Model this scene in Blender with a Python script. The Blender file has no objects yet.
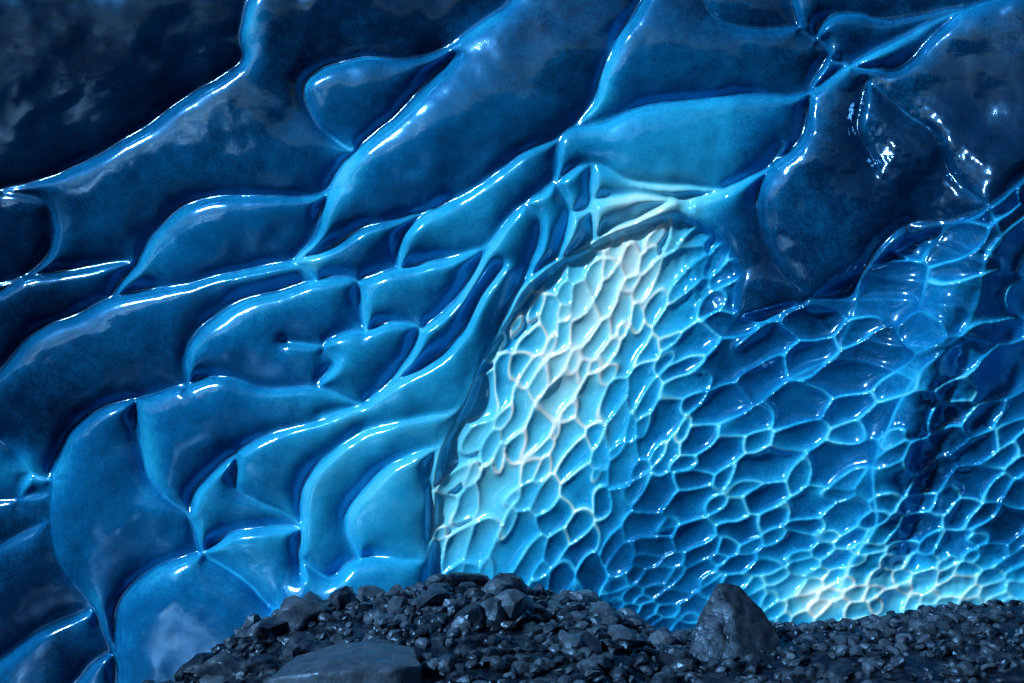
import bpy, math, numpy as np, time
from mathutils import Vector, Matrix
rng=np.random.default_rng(7)
T0=time.time()
W,H=1024.0,683.0
LENS=32.0
F=W*LENS/36.0
PITCH=math.radians(15.5)
CAM=np.array([0.0,0.0,1.2])
scene=bpy.context.scene
scene.view_settings.view_transform='Standard'
scene.view_settings.look='None'
scene.view_settings.exposure=0
# ---------------- grid of the cave vault (angular coordinates round the cave centre)
STEP=1.2
X0,X1,Y0,Y1=-220,1324,-180,770
xs=np.arange(X0,X1,STEP,dtype=np.float32); ys=np.arange(Y0,Y1,STEP,dtype=np.float32)
NX,NY=len(xs),len(ys)
PX,PY=np.meshgrid(xs,ys)

def resize(a,ny,nx):
    h,w=a.shape
    y=np.linspace(0,h-1,ny);x=np.linspace(0,w-1,nx)
    y0=np.clip(y.astype(int),0,h-2);x0=np.clip(x.astype(int),0,w-2)
    fy=(y-y0)[:,None];fx=(x-x0)[None,:]
    a00=a[y0][:,x0];a01=a[y0][:,x0+1];a10=a[y0+1][:,x0];a11=a[y0+1][:,x0+1]
    return ((a00*(1-fx)+a01*fx)*(1-fy)+(a10*(1-fx)+a11*fx)*fy).astype(np.float32)
def vnoise(scale,seed):
    r=np.random.default_rng(seed)
    h=int((Y1-Y0)/scale)+4;w=int((X1-X0)/scale)+4
    g=r.random((h,w)).astype(np.float32)*2-1
    gx=(PX[0]-X0)/scale+0.5;gy=(PY[:,0]-Y0)/scale+0.5
    x0=gx.astype(int);y0=gy.astype(int)
    fx=gx-x0;fy=gy-y0
    fx=fx*fx*(3-2*fx);fy=fy*fy*(3-2*fy)
    fx=fx[None,:];fy=fy[:,None]
    return (g[y0][:,x0]*(1-fx)+g[y0][:,x0+1]*fx)*(1-fy)+(g[y0+1][:,x0]*(1-fx)+g[y0+1][:,x0+1]*fx)*fy
def fbm(scale,seed,oct=4,gain=0.5):
    a=1;s=0;t=0
    for i in range(oct):
        s=s+a*vnoise(scale/2**i,seed+i*13);t+=a;a*=gain
    return s/t
def blur(a,sig_px):
    s=sig_px/STEP
    if s>6:
        f=int(s//3)
        b=resize(a,max(8,a.shape[0]//f),max(8,a.shape[1]//f))
        b=blurk(b,s/f)
        return resize(b,*a.shape)
    return blurk(a,s)
def blurk(a,s):
    r=int(3*s)+1
    k=np.exp(-0.5*(np.arange(-r,r+1)/s)**2);k/=k.sum()
    p=np.pad(a,((r,r),(0,0)),mode='edge');o=np.zeros_like(a)
    for i,w in enumerate(k):o+=np.float32(w)*p[i:i+a.shape[0]]
    p=np.pad(o,((0,0),(r,r)),mode='edge');o=np.zeros_like(a)
    for i,w in enumerate(k):o+=np.float32(w)*p[:,i:i+a.shape[1]]
    return o
def inpoly(poly):
    m=np.zeros(PX.shape,bool);n=len(poly)
    for i in range(n):
        x1,y1=poly[i];x2,y2=poly[(i+1)%n]
        if y1==y2: continue
        c=((y1>PY)!=(y2>PY))&(PX<(x2-x1)*(PY-y1)/(y2-y1)+x1)
        m^=c
    return m.astype(np.float32)
def G(cx,cy,rx,ry,ang=0):
    a=math.radians(ang);dx=PX-cx;dy=-(PY-cy)
    u=dx*math.cos(a)+dy*math.sin(a);v=-dx*math.sin(a)+dy*math.cos(a)
    return np.exp(-(u/rx)**2-(v/ry)**2)
def smooth(a,b,x):
    t=np.clip((x-a)/(b-a),0,1);return t*t*(3-2*t)

# ---------------- crests of the big scallops: (strength, points)
EDGE=[(812,92),(800,140),(770,168),(720,192),(670,206),(635,222),(600,238),(556,262),(525,290),(505,322),(482,360),(466,402),(442,445),(430,490),(430,540),(424,600),(420,700),(420,780)]
C=[
(1.0,[(-60,215),(0,190),(50,178),(110,150),(165,115),(215,82),(245,60),(242,30),(254,-20),(262,-90)]),
(1.0,[(350,150),(328,135),(310,115),(303,92),(320,72),(360,58),(410,60),(445,50),(480,28),(510,0),(540,-60)]),
(1.0,[(460,55),(440,75),(408,107),(370,140),(345,165),(330,195),(318,235),(292,262)]),
(.8,[(112,300),(140,265),(155,235),(185,210),(230,197),(310,197),(335,190)]),
(.8,[(-50,400),(0,370),(40,332),(75,318),(112,300),(180,288),(240,276),(292,264),(315,280)]),
(1.0,[(188,388),(188,352),(212,320),(260,298),(325,282),(358,284),(362,312),(364,330)]),
(.6,[(0,192),(40,200),(55,222),(48,260),(-10,300)]),
(.5,[(-40,290),(10,280),(80,270),(130,262)]),
(1.0,[(655,-40),(640,8),(612,50),(597,95),(575,125),(560,142),(556,182),(525,205),(492,245),(455,303),(422,330)]),
(.9,[(402,265),(408,238),(432,215),(480,185),(520,158),(560,140)]),
(.5,[(290,262),(330,250),(365,230),(402,222),(432,213)]),
(.7,[(358,284),(400,268),(440,262),(490,245)]),
(.8,[(365,330),(395,322),(422,330),(400,372),(365,405),(320,415)]),
(1.0,[(570,130),(605,122),(660,105),(730,97),(805,95),(840,75),(900,40),(960,10),(1010,-5),(1080,-40)]),
(1.0,EDGE),
(.8,[(562,182),(592,165),(640,186),(700,190),(722,192)]),
(.9,[(592,165),(596,200),(598,235)]),(.8,[(596,203),(640,200),(690,205)]),
(.8,[(556,182),(575,215),(560,258)]),(.7,[(575,215),(596,212)]),(.6,[(525,205),(545,225),(530,282)]),
(1.0,[(50,472),(72,432),(105,412),(140,400),(190,384),(225,378),(262,388),(315,388),(365,405)]),
(1.0,[(140,400),(141,440),(158,488),(190,518),(204,552),(238,578),(270,610)]),
(1.0,[(50,472),(52,520),(64,570),(92,602),(116,648),(120,690),(125,760)]),
(.8,[(190,518),(198,490),(234,452),(280,432),(345,412),(400,382),(455,345),(480,300),(505,270)]),
(.7,[(300,580),(300,530),(306,490),(330,455),(370,430),(440,415),(466,402)]),
(.8,[(204,552),(240,534),(300,530)]),(.6,[(234,452),(240,490),(280,515),(300,530)]),
(.8,[(120,650),(124,602),(160,567),(204,552)]),(.6,[(360,560),(350,520),(375,480),(420,455),(440,447)]),
(.6,[(300,560),(330,580),(360,560),(424,560)]),
(.9,[(-60,430),(0,440),(28,470),(52,480)]),(.8,[(-60,500),(0,498),(50,492)]),(.7,[(28,470),(20,500),(45,520)]),
(.8,[(-40,570),(0,545),(48,520)]),(.8,[(-30,690),(0,665),(40,630),(88,612)]),(.7,[(60,700),(100,660),(120,650)]),
(.6,[(315,388),(335,365),(325,345),(350,330),(365,330)]),(.5,[(325,345),(290,340)]),
# upper centre and right
(.9,[(785,-40),(793,0),(802,30),(830,55),(810,92)]),(.9,[(830,55),(816,38),(828,20),(856,14),(900,20),(960,8)]),
(.8,[(828,62),(870,72),(905,70),(960,10)]),(.8,[(802,30),(812,40)]),
(.5,[(700,-40),(720,20),(800,25)]),
(.7,[(870,85),(905,115),(940,140),(955,180),(985,205)]),(.5,[(870,85),(860,130),(880,170)]),
(1.0,[(1060,160),(1024,178),(990,205),(960,222),(905,226),(862,272),(852,310),(832,360)]),
(1.0,[(1060,195),(1024,215),(988,252),(976,300),(950,345),(912,380),(890,420),(872,470),(876,520),(850,560),(835,600)]),
(.9,[(862,272),(910,280),(976,285)]),(.9,[(858,300),(910,298),(972,312)]),(.8,[(850,335),(900,345),(950,345)]),
(.7,[(985,205),(1000,240),(988,252)]),(.8,[(905,226),(930,245),(980,262)]),
(.8,[(735,345),(770,318),(812,300),(858,300)]),(.7,[(720,430),(775,385),(832,360),(880,365),(912,380)]),
(.5,[(780,150),(760,200),(775,260),(812,300)]),
]
def catmull(p,n=7):
    p=[2*np.array(p[0],float)-np.array(p[1],float)]+[np.array(q,float) for q in p]+[2*np.array(p[-1],float)-np.array(p[-2],float)]
    out=[]
    for i in range(1,len(p)-2):
        for t in np.linspace(0,1,n,endpoint=False):
            out.append(0.5*((2*p[i])+(-p[i-1]+p[i+1])*t+(2*p[i-1]-5*p[i]+4*p[i+1]-p[i+2])*t*t+(-p[i-1]+3*p[i]-3*p[i+1]+p[i+2])*t**3))
    out.append(p[-2]);return out
wx=PX+6*fbm(60,901,3);wy=PY+6*fbm(60,977,3)
DL=np.full(PX.shape,60,np.float32);SL=np.zeros(PX.shape,np.float32);BL=np.zeros(PX.shape,np.float32)
RAD=42
for s,pts in C:
    q=catmull(pts)
    for a,b in zip(q[:-1],q[1:]):
        i0=max(0,int((min(a[0],b[0])-RAD-X0)/STEP));i1=min(NX,int((max(a[0],b[0])+RAD-X0)/STEP)+1)
        j0=max(0,int((min(a[1],b[1])-RAD-Y0)/STEP));j1=min(NY,int((max(a[1],b[1])+RAD-Y0)/STEP)+1)
        if i0>=i1 or j0>=j1: continue
        x=wx[j0:j1,i0:i1];y=wy[j0:j1,i0:i1]
        d=b-a;L=(d@d)+1e-6
        t=np.clip(((x-a[0])*d[0]+(y-a[1])*d[1])/L,0,1)
        ox=x-a[0]-t*d[0];oy=y-a[1]-t*d[1]
        dd=np.hypot(ox,oy)
        m=dd<DL[j0:j1,i0:i1]
        DL[j0:j1,i0:i1][m]=dd[m];SL[j0:j1,i0:i1][m]=s
        BL[j0:j1,i0:i1][m]=((ox*.85+oy*.53)/(dd+1e-3))[m]
SLB=SL.copy()
SL*=0.15+0.85*smooth(-.4,.15,fbm(110,611,2))
# ---------------- small scallops (weighted anisotropic cells)
cenp=[(640,225),(600,240),(556,264),(525,292),(505,324),(484,362),(468,404),(444,447),(432,490),(432,540),(424,700),(590,700),(612,560),(640,490),(690,450),(700,405),(705,355),(735,320),(740,270),(715,235),(680,215)]
rigp=[(590,800),(612,560),(640,490),(690,450),(700,405),(705,360),(735,320),(812,300),(862,275),(905,240),(985,215),(1024,180),(1500,150),(1500,800)]
CEN=inpoly(cenp);RIG=inpoly(rigp)
OUT=np.clip(smooth(0,-60,PX)+smooth(1040,1100,PX)*smooth(250,150,PY)+smooth(0,-60,PY),0,1)
def szfun(x,y):
    ix=min(NX-1,max(0,int((x-X0)/STEP)));iy=min(NY-1,max(0,int((y-Y0)/STEP)))
    if CEN[iy,ix]:
        s=(20.+10*abs(math.sin(x*.05+y*.03)))*(1.0 if y<480 else 1.3)
        return s*(1+.6*min(1,max(0,(x-640)/80))),math.radians(66-25*min(1,max(0,(x-620)/90))),2.4
    if RIG[iy,ix]:
        t=min(1,max(0,(y-290)/300));s=68*(1-t)+19*t
        return s,math.radians(24),2.0
    return 80.,math.radians(35),1.5
acc=[];AX=np.zeros(8000);AY=np.zeros(8000);AS=np.zeros(8000);n=0
for k in range(26000):
    if k<17000: x=rng.uniform(400,1250);y=rng.uniform(190,720)
    else: x=rng.uniform(X0,X1);y=rng.uniform(Y0,Y1)
    s,an,ra=szfun(x,y)
    s*=rng.uniform(.6,1.35)
    if n:
        dx=x-AX[:n];dy=-(y-AY[:n])
        u=(dx*math.cos(an)+dy*math.sin(an))/math.sqrt(ra);v=(-dx*math.sin(an)+dy*math.cos(an))*math.sqrt(ra)
        if np.min(np.hypot(u,v)/np.minimum(s,AS[:n]))<.95: continue
    AX[n]=x;AY[n]=y;AS[n]=s;acc.append((x,y,s,an+rng.normal(0,.26),ra*rng.uniform(.7,1.25),rng.random()));n+=1
print('cells',n)
F1=np.full(PX.shape,9,np.float32);F2=np.full(PX.shape,9,np.float32);SZ=np.full(PX.shape,40,np.float32);TI=np.zeros(PX.shape,np.float32);UU=np.zeros(PX.shape,np.float32)
wx2=PX+5*fbm(34,301,2);wy2=PY+5*fbm(34,377,2)
for (x,y,s,an,ra,rv) in acc:
    R=s*2.6*math.sqrt(ra)
    i0=max(0,int((x-R-X0)/STEP));i1=min(NX,int((x+R-X0)/STEP)+1);j0=max(0,int((y-R-Y0)/STEP));j1=min(NY,int((y+R-Y0)/STEP)+1)
    if i0>=i1 or j0>=j1: continue
    dx=wx2[j0:j1,i0:i1]-x;dy=-(wy2[j0:j1,i0:i1]-y)
    u=(dx*math.cos(an)+dy*math.sin(an))/math.sqrt(ra);v=(-dx*math.sin(an)+dy*math.cos(an))*math.sqrt(ra)
    d=np.hypot(u,v)/s
    f1=F1[j0:j1,i0:i1];f2=F2[j0:j1,i0:i1]
    nf2=np.where(d<f1,f1,np.minimum(f2,d));m=d<f1
    SZ[j0:j1,i0:i1][m]=s;TI[j0:j1,i0:i1][m]=rv
    UU[j0:j1,i0:i1][m]=((-dx*.75+dy*.66)/s)[m]       # towards upper-left inside the cell
    F2[j0:j1,i0:i1]=nf2;F1[j0:j1,i0:i1]=np.minimum(f1,d)
DV=np.clip((F2-F1),0,3)*SZ*0.5
VM=np.clip(blur(np.maximum(CEN,RIG),4)+OUT,0,1)
brk=smooth(-.5,.3,fbm(55,55,3))          # crests fade in and out along their length
KL=np.exp(-(DL/2.0)**2)*SL
KV=np.exp(-(DV/1.4)**2)*VM*(0.3+0.7*brk)
K=np.maximum(KL*1.2,KV)*2.0
KS=np.where(DL<3,np.exp(-((DL-3)/1.6)**2)*.6,np.exp(-((DL-3)/4.0)**2)*.3)*SL
def solve(kf,src,iters,src_is_field=False):
    phi=None
    for lev in (16,8,4,2,1):
        hh=(NY//lev)*lev;ww=(NX//lev)*lev
        dn=lambda a:a[:hh,:ww].reshape(hh//lev,lev,ww//lev,lev).mean((1,3)) if lev>1 else a
        k=dn(kf)*lev*lev
        s=(dn(src)*lev*lev) if src_is_field else float(src*lev*lev)
        ny,nx=k.shape
        phi=np.zeros((ny,nx),np.float32) if phi is None else resize(phi,ny,nx)
        den=1/(4+k)
        for it in range(iters if lev>1 else 70):
            p=np.pad(phi,1,mode='edge')
            phi=(p[:-2,1:-1]+p[2:,1:-1]+p[1:-1,:-2]+p[1:-1,2:]+s)*den
    return phi
phi=solve(K,1.0,220)
psi=solve(KS+1e-4,KS*BL,220,True)
phi=2600*(1-np.exp(-phi/2600))
dish=np.sqrt(phi+1.0)*STEP
dish=blurk(dish.astype(np.float32),0.7)
# ---------------- large form of the vault (metres from the cave centre)
LEFT=inpoly([(-900,-900),(900,-900),(1024,-40),(960,10),(900,40),(840,75)]+EDGE+[(-900,900)])
Dm=9.6-1.1*(PX-512)/512
Dm+=-0.08*blur(LEFT,3.0)*smooth(900,500,PX+0.4*(PY-300))
Dm+=-0.5*G(955,330,40,190,-20)+0.22*G(938,425,16,110,-14)
Dm+=-0.5*G(-60,-80,330,260)
Dm+=0.18*fbm(260,5,3)+0.06*fbm(70,15,3)
rough=G(890,150,100,60,-20)*.6+G(935,460,45,140,-10)*1.0+G(940,575,120,35)*.9+G(700,285,30,45)*1.0
Dm+=rough*0.12*fbm(44,71,4,0.55)+0.005*fbm(22,81,3)
CR=np.clip(CEN+RIG,0,1)
# large lobes bulge out of the wall, small scallops are hollowed into it
amp=-0.60*(1-CR)*(1-.75*G(960,80,140,80))*(1-.5*G(50,40,220,120))+(1.0*CEN+0.95*RIG)
tilt=blurk((-0.16*SZ*UU*VM*blur(CR,3)).astype(np.float32),0.7)
tilt2=blurk((-10.5*psi*(1-VM*.55-.38*blur(CEN,5))).astype(np.float32),0.7)
Dd=Dm+(dish*blur(amp.astype(np.float32),3)+tilt+tilt2)*Dm/F
# ---------------- painted ice glow (bright and dark of the light put into the ice colour)
glow=0.195+0*PX
glow+=0.27*G(565,400,80,190,-24)+0.28*G(575,350,50,110,-24)+0.33*G(640,262,60,60)+0.14*G(465,500,45,90)
glow+=0.23*G(400,490,120,140)+0.14*G(260,510,150,120)+0.14*G(400,230,220,170)+0.20*G(700,140,120,60,15)+0.08*G(160,250,100,70)+.08*G(480,250,60,100,-30)+.26*G(655,200,80,25,10)
glow+=0.13*G(800,480,220,150)+0.42*G(940,596,160,36)+0.4*G(812,602,30,24)+0.09*G(950,300,90,120)
glow-=0.12*G(60,40,260,130)+0.11*G(880,170,110,70,-20)+0.07*G(30,330,90,120)+0.08*G(30,600,60,80)+0.09*G(938,425,20,110,-10)+.05*G(400,20,120,50)+0.10*G(770,240,40,50)+.08*G(1000,80,80,100)
glow+=.16*G(900,42,100,14,26)+.2*G(252,25,13,45)+.15*G(606,70,14,55,-12)+.18*G(343,172,14,32,-15)+.22*G(312,262,20,14)+.14*G(478,25,45,16,35)+.24*G(18,472,42,20)+.12*G(150,470,12,45)+.12*G(95,590,14,45)  # painted bright spots where rims catch the light
glow-=0.1*smooth(1020,1200,PX)
glow+=0.06*fbm(90,31,4)+0.04*fbm(18,41,4)*1.0
glow=glow+0.11*(TI-.5)*VM+0.05*psi*(1-CR)  # random cell tone, plus painted shading from lit rim across each lobe
crest_light=np.maximum(np.exp(-(DL/15)**2)*SLB*np.clip(.25+.75*BL,-.3,1),np.exp(-(DV/(0.14*SZ+1))**2)*VM*0.9*(.35+.65*brk))  # wide glow painted along the crests
fine_glint=np.maximum(np.exp(-(DL/1.5)**2)*SL*(1.0+1.3*RIG),np.exp(-(DV/1.25)**2)*VM*(2.6+1.0*CEN))*(.1+.9*brk)  # thin highlight lines painted along the crests
glow=np.clip(glow+0.10*crest_light,0.0,1)
# ---------------- world positions
cp,sp=math.cos(PITCH),math.sin(PITCH)
rx=(PX-W/2)/F;ry=(H/2-PY)/F
VX=rx*Dd;VY=(cp-ry*sp)*Dd;VZ=(sp+ry*cp)*Dd+CAM[2]
co=np.stack([VX,VY,VZ],-1).reshape(-1,3).astype(np.float32)
def grid_mesh(name,co,nx,ny,flip=False):
    idx=np.arange(nx*ny,dtype=np.int32).reshape(ny,nx)
    a=idx[:-1,:-1].ravel();b=idx[:-1,1:].ravel();c=idx[1:,1:].ravel();d=idx[1:,:-1].ravel()
    q=np.stack([a,d,c,b] if not flip else [a,b,c,d],1).ravel()
    me=bpy.data.meshes.new(name)
    me.vertices.add(nx*ny);me.vertices.foreach_set('co',co.ravel())
    nf=(nx-1)*(ny-1)
    me.loops.add(nf*4);me.loops.foreach_set('vertex_index',q)
    me.polygons.add(nf);me.polygons.foreach_set('loop_start',np.arange(nf,dtype=np.int32)*4)
    me.polygons.foreach_set('use_smooth',np.ones(nf,bool))
    me.update(calc_edges=True)
    ob=bpy.data.objects.new(name,me);scene.collection.objects.link(ob)
    return ob
ice=grid_mesh('ice_cave_wall',co,NX,NY)
def attr(ob,name,v):
    a=ob.data.attributes.new(name,'FLOAT','POINT');a.data.foreach_set('value',np.ascontiguousarray(v,dtype=np.float32).ravel())
attr(ice,'painted_glow',glow);attr(ice,'crest_light',fine_glint)
# ---------------- ice material
def newmat(n):
    m=bpy.data.materials.new(n);m.use_nodes=True;nt=m.node_tree;nt.nodes.clear()
    return m,nt,nt.nodes,nt.links
m,nt,N,L=newmat('glacier_ice')
out=N.new('ShaderNodeOutputMaterial')
ac=N.new('ShaderNodeAttribute');ac.attribute_name='painted_glow'
af=N.new('ShaderNodeAttribute');af.attribute_name='crest_light'
tc=N.new('ShaderNodeTexCoord')
n1=N.new('ShaderNodeTexNoise');n1.inputs['Scale'].default_value=11;n1.inputs['Detail'].default_value=8;n1.inputs['Roughness'].default_value=.7
n2=N.new('ShaderNodeTexNoise');n2.inputs['Scale'].default_value=55;n2.inputs['Detail'].default_value=4
L.new(tc.outputs['Object'],n1.inputs['Vector']);L.new(tc.outputs['Object'],n2.inputs['Vector'])
def math_(op,a,b=None,c=None):
    x=N.new('ShaderNodeMath');x.operation=op
    for i,v in enumerate((a,b,c)):
        if v is None: continue
        if isinstance(v,(int,float)): x.inputs[i].default_value=v
        else: L.new(v,x.inputs[i])
    return x.outputs[0]
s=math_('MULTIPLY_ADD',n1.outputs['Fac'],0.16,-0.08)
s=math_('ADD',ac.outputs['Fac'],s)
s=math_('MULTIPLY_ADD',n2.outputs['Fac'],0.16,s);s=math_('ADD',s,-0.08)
s=math_('MULTIPLY_ADD',af.outputs['Fac'],0.13,s)  # adds the painted crest highlights to the colour ramp input
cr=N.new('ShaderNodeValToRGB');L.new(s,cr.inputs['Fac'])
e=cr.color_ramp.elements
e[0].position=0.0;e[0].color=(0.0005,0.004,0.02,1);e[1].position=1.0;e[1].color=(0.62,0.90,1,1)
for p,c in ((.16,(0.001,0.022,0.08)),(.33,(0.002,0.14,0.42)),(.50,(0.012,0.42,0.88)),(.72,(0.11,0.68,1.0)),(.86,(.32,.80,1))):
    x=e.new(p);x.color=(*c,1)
bp=N.new('ShaderNodeBump');bp.inputs['Strength'].default_value=0.08;bp.inputs['Distance'].default_value=0.02
L.new(math_('ADD',n1.outputs['Fac'],math_('MULTIPLY',n2.outputs['Fac'],.4)),bp.inputs['Height'])
df=N.new('ShaderNodeBsdfDiffuse');tr=N.new('ShaderNodeBsdfTranslucent');gl=N.new('ShaderNodeBsdfGlossy');gl2=N.new('ShaderNodeBsdfGlossy')
gl.inputs['Roughness'].default_value=0.085;gl.inputs['Color'].default_value=(0.34,0.70,1,1)
gl2.inputs['Roughness'].default_value=0.28;gl2.inputs['Color'].default_value=(0.03,0.34,1,1)
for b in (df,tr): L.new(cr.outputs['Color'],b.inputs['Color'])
L.new(bp.outputs['Normal'],gl.inputs['Normal']);L.new(bp.outputs['Normal'],gl2.inputs['Normal'])
mx=N.new('ShaderNodeMixShader');mx.inputs[0].default_value=.22
L.new(df.outputs[0],mx.inputs[1]);L.new(tr.outputs[0],mx.inputs[2])
gm=N.new('ShaderNodeMixShader');gm.inputs[0].default_value=.25;L.new(gl.outputs[0],gm.inputs[1]);L.new(gl2.outputs[0],gm.inputs[2])
fr=N.new('ShaderNodeFresnel');fr.inputs['IOR'].default_value=2.0;L.new(bp.outputs['Normal'],fr.inputs['Normal'])
# gloss cut where the painted glow is low, to drop sky reflections there
mr=N.new('ShaderNodeMapRange');L.new(ac.outputs['Fac'],mr.inputs['Value'])
mr.inputs['From Min'].default_value=.06;mr.inputs['From Max'].default_value=.19;mr.inputs['To Min'].default_value=.08;mr.inputs['To Max'].default_value=1
mg=N.new('ShaderNodeMixShader');L.new(math_('MULTIPLY',fr.outputs[0],mr.outputs[0]),mg.inputs[0]);L.new(mx.outputs[0],mg.inputs[1]);L.new(gm.outputs[0],mg.inputs[2])
L.new(mg.outputs[0],out.inputs['Surface'])
ice.data.materials.append(m)
# ---------------- ground
def cell(px,row,y):  # world x,z seen at depth y  (used to lay out the moraine)
    ry_=(H/2-row)/F;d=y/(cp-ry_*sp)
    return (px-W/2)/F*d,(sp+ry_*cp)*d+CAM[2]
prof_px=[-400,0,120,180,215,250,290,340,400,470,520,580,625,650,690,740,800,860,940,1024,1200,1500]
prof_row=[760,740,712,690,655,630,616,605,596,587,594,602,620,636,634,628,630,622,612,606,592,565]
YM=6.6
pr=[cell(p,r,YM) for p,r in zip(prof_px,prof_row)]
prx=np.array([p[0] for p in pr]);prz=np.array([p[1] for p in pr])
def hill(x,y):
    z=np.interp(x*YM/np.maximum(np.minimum(y,9),3),prx,prz)
    f=np.exp(-((y-YM)/np.where(y<YM,2.5,2.5))**2)
    return z*f+(1-f)*0.05+6.5*smooth(-2.5,-8,y)+4.0*smooth(-8,-13,x)*smooth(-8,-2.5,y)   # unseen rises added behind and beside the viewer to block horizon reflections
def gnoise(x,y,seed):
    r=np.random.default_rng(seed);s=0
    for i in range(14):
        k=r.uniform(1.0,7.0);a=r.uniform(0,6.28);s=s+np.sin(x*k*math.cos(a)+y*k*math.sin(a)+r.uniform(0,6.28))/k
    return s
def gz(x,y): return hill(x,y)+0.025*gnoise(x,y,3)
gx=np.concatenate([-np.geomspace(400,14,14)[:-1],np.linspace(-14,14,460),np.geomspace(14,400,14)[1:]])
gy=np.concatenate([-np.geomspace(400,10,14)[:-1],np.linspace(-10,14,400),np.geomspace(14,400,14)[1:]])
GX,GY=np.meshgrid(gx,gy)
GZ=gz(GX,GY)
gr=grid_mesh('ground',np.stack([GX,GY,GZ],-1).reshape(-1,3).astype(np.float32),len(gx),len(gy),True)
m2,nt,N,L=newmat('wet_gravel')
out=N.new('ShaderNodeOutputMaterial');pb=N.new('ShaderNodeBsdfPrincipled');L.new(pb.outputs[0],out.inputs[0])
tc=N.new('ShaderNodeTexCoord');vo=N.new('ShaderNodeTexNoise');vo.inputs['Scale'].default_value=14;vo.inputs['Detail'].default_value=9
L.new(tc.outputs['Object'],vo.inputs['Vector'])
at=N.new('ShaderNodeAttribute');at.attribute_name='tone'
r=N.new('ShaderNodeValToRGB');e=r.color_ramp.elements;e[0].color=(.0015,.004,.010,1);e[1].color=(.034,.078,.14,1);e[0].position=.3;e[1].position=1.0
ad=math_('ADD',at.outputs['Fac'],vo.outputs['Fac']);L.new(ad,r.inputs[0]);L.new(r.outputs[0],pb.inputs['Base Color'])
rr=N.new('ShaderNodeMapRange');L.new(vo.outputs['Fac'],rr.inputs['Value']);rr.inputs['From Min'].default_value=.35;rr.inputs['From Max'].default_value=.65
rr.inputs['To Min'].default_value=.22;rr.inputs['To Max'].default_value=.55;L.new(rr.outputs[0],pb.inputs['Roughness'])
pb.inputs['Specular Tint'].default_value=(.18,.50,1,1)
pb.inputs['Specular IOR Level'].default_value=.65
b=N.new('ShaderNodeBump');b.inputs['Distance'].default_value=.02;b.inputs['Strength'].default_value=.7;L.new(vo.outputs['Fac'],b.inputs['Height']);L.new(b.outputs[0],pb.inputs['Normal'])
gr.data.materials.append(m2);attr(gr,'tone',np.full(len(gx)*len(gy),-.15))
# ---------------- stones
import bmesh
def ico(sub):
    bm=bmesh.new();bmesh.ops.create_icosphere(bm,subdivisions=sub,radius=1)
    v=np.array([x.co[:] for x in bm.verts]);f=np.array([[w.index for w in p.verts] for p in bm.faces]);bm.free();return v,f
def stone_shape(v,r,cuts=9):
    w=v.copy()
    for i in range(cuts):
        nrm=r.normal(size=3);nrm/=np.linalg.norm(nrm);d=r.uniform(.5,.85)
        t=w@nrm-d;w=w-np.outer(np.maximum(t,0)*.95,nrm)
    for i in range(4):
        k=r.normal(size=3)*3;w=w*(1+0.03*np.sin(w@k+r.uniform(0,6)))[:,None]
    return w*np.array([1,r.uniform(.65,1),r.uniform(.45,.8)])
def rot(r):
    a=r.uniform(0,6.28);t=r.normal(0,.35);u=r.normal(0,.35)
    return np.array((Matrix.Rotation(a,3,'Z')@Matrix.Rotation(t,3,'X')@Matrix.Rotation(u,3,'Y')))
def mesh_tri(name,V,Fc,tone,smoothf=False):
    me=bpy.data.meshes.new(name);me.vertices.add(len(V));me.vertices.foreach_set('co',V.astype(np.float32).ravel())
    me.loops.add(len(Fc)*3);me.loops.foreach_set('vertex_index',Fc.astype(np.int32).ravel())
    me.polygons.add(len(Fc));me.polygons.foreach_set('loop_start',np.arange(len(Fc),dtype=np.int32)*3)
    me.polygons.foreach_set('use_smooth',np.full(len(Fc),smoothf))
    me.update(calc_edges=True);ob=bpy.data.objects.new(name,me);scene.collection.objects.link(ob)
    ob.data.materials.append(m2);attr(ob,'tone',tone);return ob
v2,f2=ico(2);v3,f3=ico(4)
shapes=[stone_shape(v2,rng,8) for i in range(24)]
Vs=[];Fs=[];Ts=[];off=0
for i in range(7500):
    y=rng.uniform(4.0,8.6);x=rng.uniform(-.62,.66)*y
    s=0.022+0.055*rng.random()**2.0
    if rng.random()<.13 and x<1.0: s*=rng.uniform(1.3,2.4)
    if x>1.0: s*=.8
    w=shapes[rng.integers(24)]@rot(rng).T*s+np.array([x,y,gz(np.array([x]),np.array([y]))[0]+s*.25])
    Vs.append(w);Fs.append(f2+off);off+=len(w);Ts.append(np.full(len(w),rng.uniform(-.25,.15)+.6*rng.random()**3))
mesh_tri('gravel_rubble',np.concatenate(Vs),np.concatenate(Fs),np.concatenate(Ts),False)
def boulder(px,row,y,sx,sy,sz,seed,tone=.1,cuts=10,rz=0):
    r=np.random.default_rng(seed)
    x,z=cell(px,row,y)
    w=stone_shape(v3,r,cuts);w/=np.abs(w).max(0)
    w=w*np.array([sx,sy,sz]);c,s_=math.cos(rz),math.sin(rz);w=w@np.array([[c,s_,0],[-s_,c,0],[0,0,1]])
    for i in range(10):
        k=r.normal(size=3)*r.uniform(6,25);w=w+0.004*np.sin(w@k)[:,None]*r.normal(size=3)
    ob=mesh_tri('boulder',w,f3,np.full(len(w),tone),True);ob.location=(x,y,z)
    return ob
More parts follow.
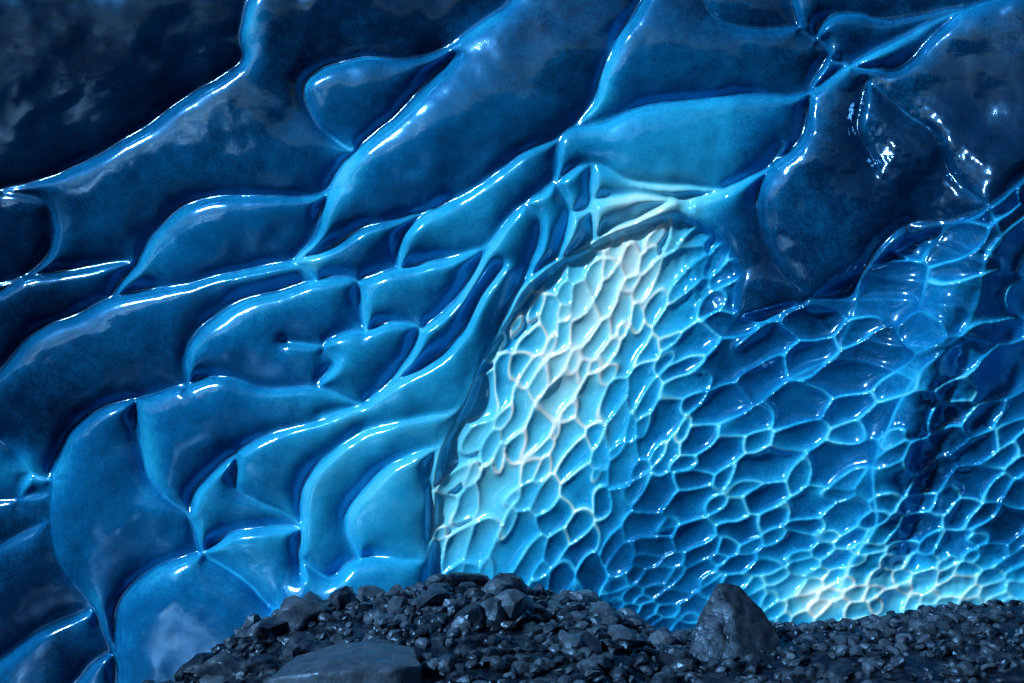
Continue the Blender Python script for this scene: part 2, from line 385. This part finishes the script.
def hull_boulder(px,row,y,pts,seed,tone):
    """angular block: convex hull of measured corner points (metres), bevelled and weathered"""
    r=np.random.default_rng(seed);bm=bmesh.new()
    for p in pts: bm.verts.new(p)
    g=bmesh.ops.convex_hull(bm,input=bm.verts)
    bmesh.ops.delete(bm,geom=list({e for e in g['geom_interior']+g['geom_unused'] if isinstance(e,bmesh.types.BMVert)}),context='VERTS')
    bmesh.ops.dissolve_limit(bm,angle_limit=math.radians(8),verts=bm.verts,edges=bm.edges)
    bmesh.ops.bevel(bm,geom=bm.edges[:],offset=.014,segments=2,affect='EDGES',profile=.6)
    bmesh.ops.triangulate(bm,faces=bm.faces)
    for k in range(4):
        ed=[e for e in bm.edges if e.calc_length()>.028]
        if not ed: break
        bmesh.ops.subdivide_edges(bm,edges=ed,cuts=1)
        bmesh.ops.triangulate(bm,faces=bm.faces)
    V=np.array([v.co[:] for v in bm.verts]);Fc=np.array([[v.index for v in f.verts] for f in bm.faces]);
    bm.free()
    d=np.zeros(len(V))
    for i in range(30):
        k=r.normal(size=3)*r.uniform(5,45);d+=np.sin(V@k+r.uniform(0,6))/np.linalg.norm(k)
    nn=V-V.mean(0);nn/=np.linalg.norm(nn,axis=1)[:,None]
    V=V+nn*(d*.04)[:,None]
    x,z=cell(px,row,y);ob=mesh_tri('boulder',V,Fc,np.full(len(V),tone),True);ob.location=(x,y,z);return ob
p=.0062
hull_boulder(725,631,5.7,[(-50*p,-.10,-50*p),(-46*p,-.15,-28*p),(-25*p,-.06,18*p),(-5*p,0,46*p),(18*p,.02,43*p),(36*p,-.02,20*p),(46*p,-.05,-2*p),(50*p,-.10,-40*p),(8*p,-.24,-30*p),(10*p,-.20,-50*p),(0,.25,-45*p),(0,.12,36*p),(40*p,.2,-40*p),(-40*p,.2,-40*p),(5*p,-.13,20*p)],4,-.02)
p=.0052
hull_boulder(345,695,4.8,[(-72*p,-.10,-50*p),(-70*p,-.12,16*p),(-60*p,.22,34*p),(-20*p,.32,45*p),(10*p,.30,48*p),(60*p,.24,41*p),(72*p,-.05,26*p),(72*p,-.10,-50*p),(-20*p,-.22,24*p),(50*p,-.2,26*p),(0,-.25,-50*p),(-60*p,.3,-50*p),(60*p,.3,-50*p)],11,.30)
boulder(305,620,6.0,.17,.15,.13,12,.35)
boulder(235,670,5.6,.22,.18,.12,13,.15)
boulder(930,634,5.8,.10,.1,.09,14,.45)
boulder(570,606,6.4,.15,.15,.10,15,.15)
boulder(372,614,6.2,.10,.1,.07,16,.3)
boulder(1000,668,5.3,.16,.14,.08,17,.1)
# ---------------- camera, light
cam=bpy.data.cameras.new('camera');cam.lens=LENS;cam.sensor_width=36;cam.clip_end=2000
co_=bpy.data.objects.new('camera',cam);scene.collection.objects.link(co_)
co_.location=CAM;co_.rotation_euler=(math.pi/2+PITCH,0,0);scene.camera=co_
sd=Vector((-0.67,-0.60,0.44)).normalized()   # towards the sun
sl=bpy.data.lights.new('sun','SUN');sl.energy=5;sl.angle=math.radians(4.5);sl.color=(.95,.97,1)
so=bpy.data.objects.new('sun',sl);scene.collection.objects.link(so);so.rotation_euler=sd.to_track_quat('Z','Y').to_euler()
w=bpy.data.worlds.new('World');scene.world=w;w.use_nodes=True
sk=w.node_tree.nodes.new('ShaderNodeTexSky');sk.sky_type='NISHITA';sk.sun_disc=False
sk.sun_elevation=math.asin(sd.z);sk.sun_rotation=math.atan2(sd.x,sd.y)
bg=w.node_tree.nodes['Background'];bg.inputs['Strength'].default_value=.05
w.node_tree.links.new(sk.outputs[0],bg.inputs['Color'])
print('time',time.time()-T0)
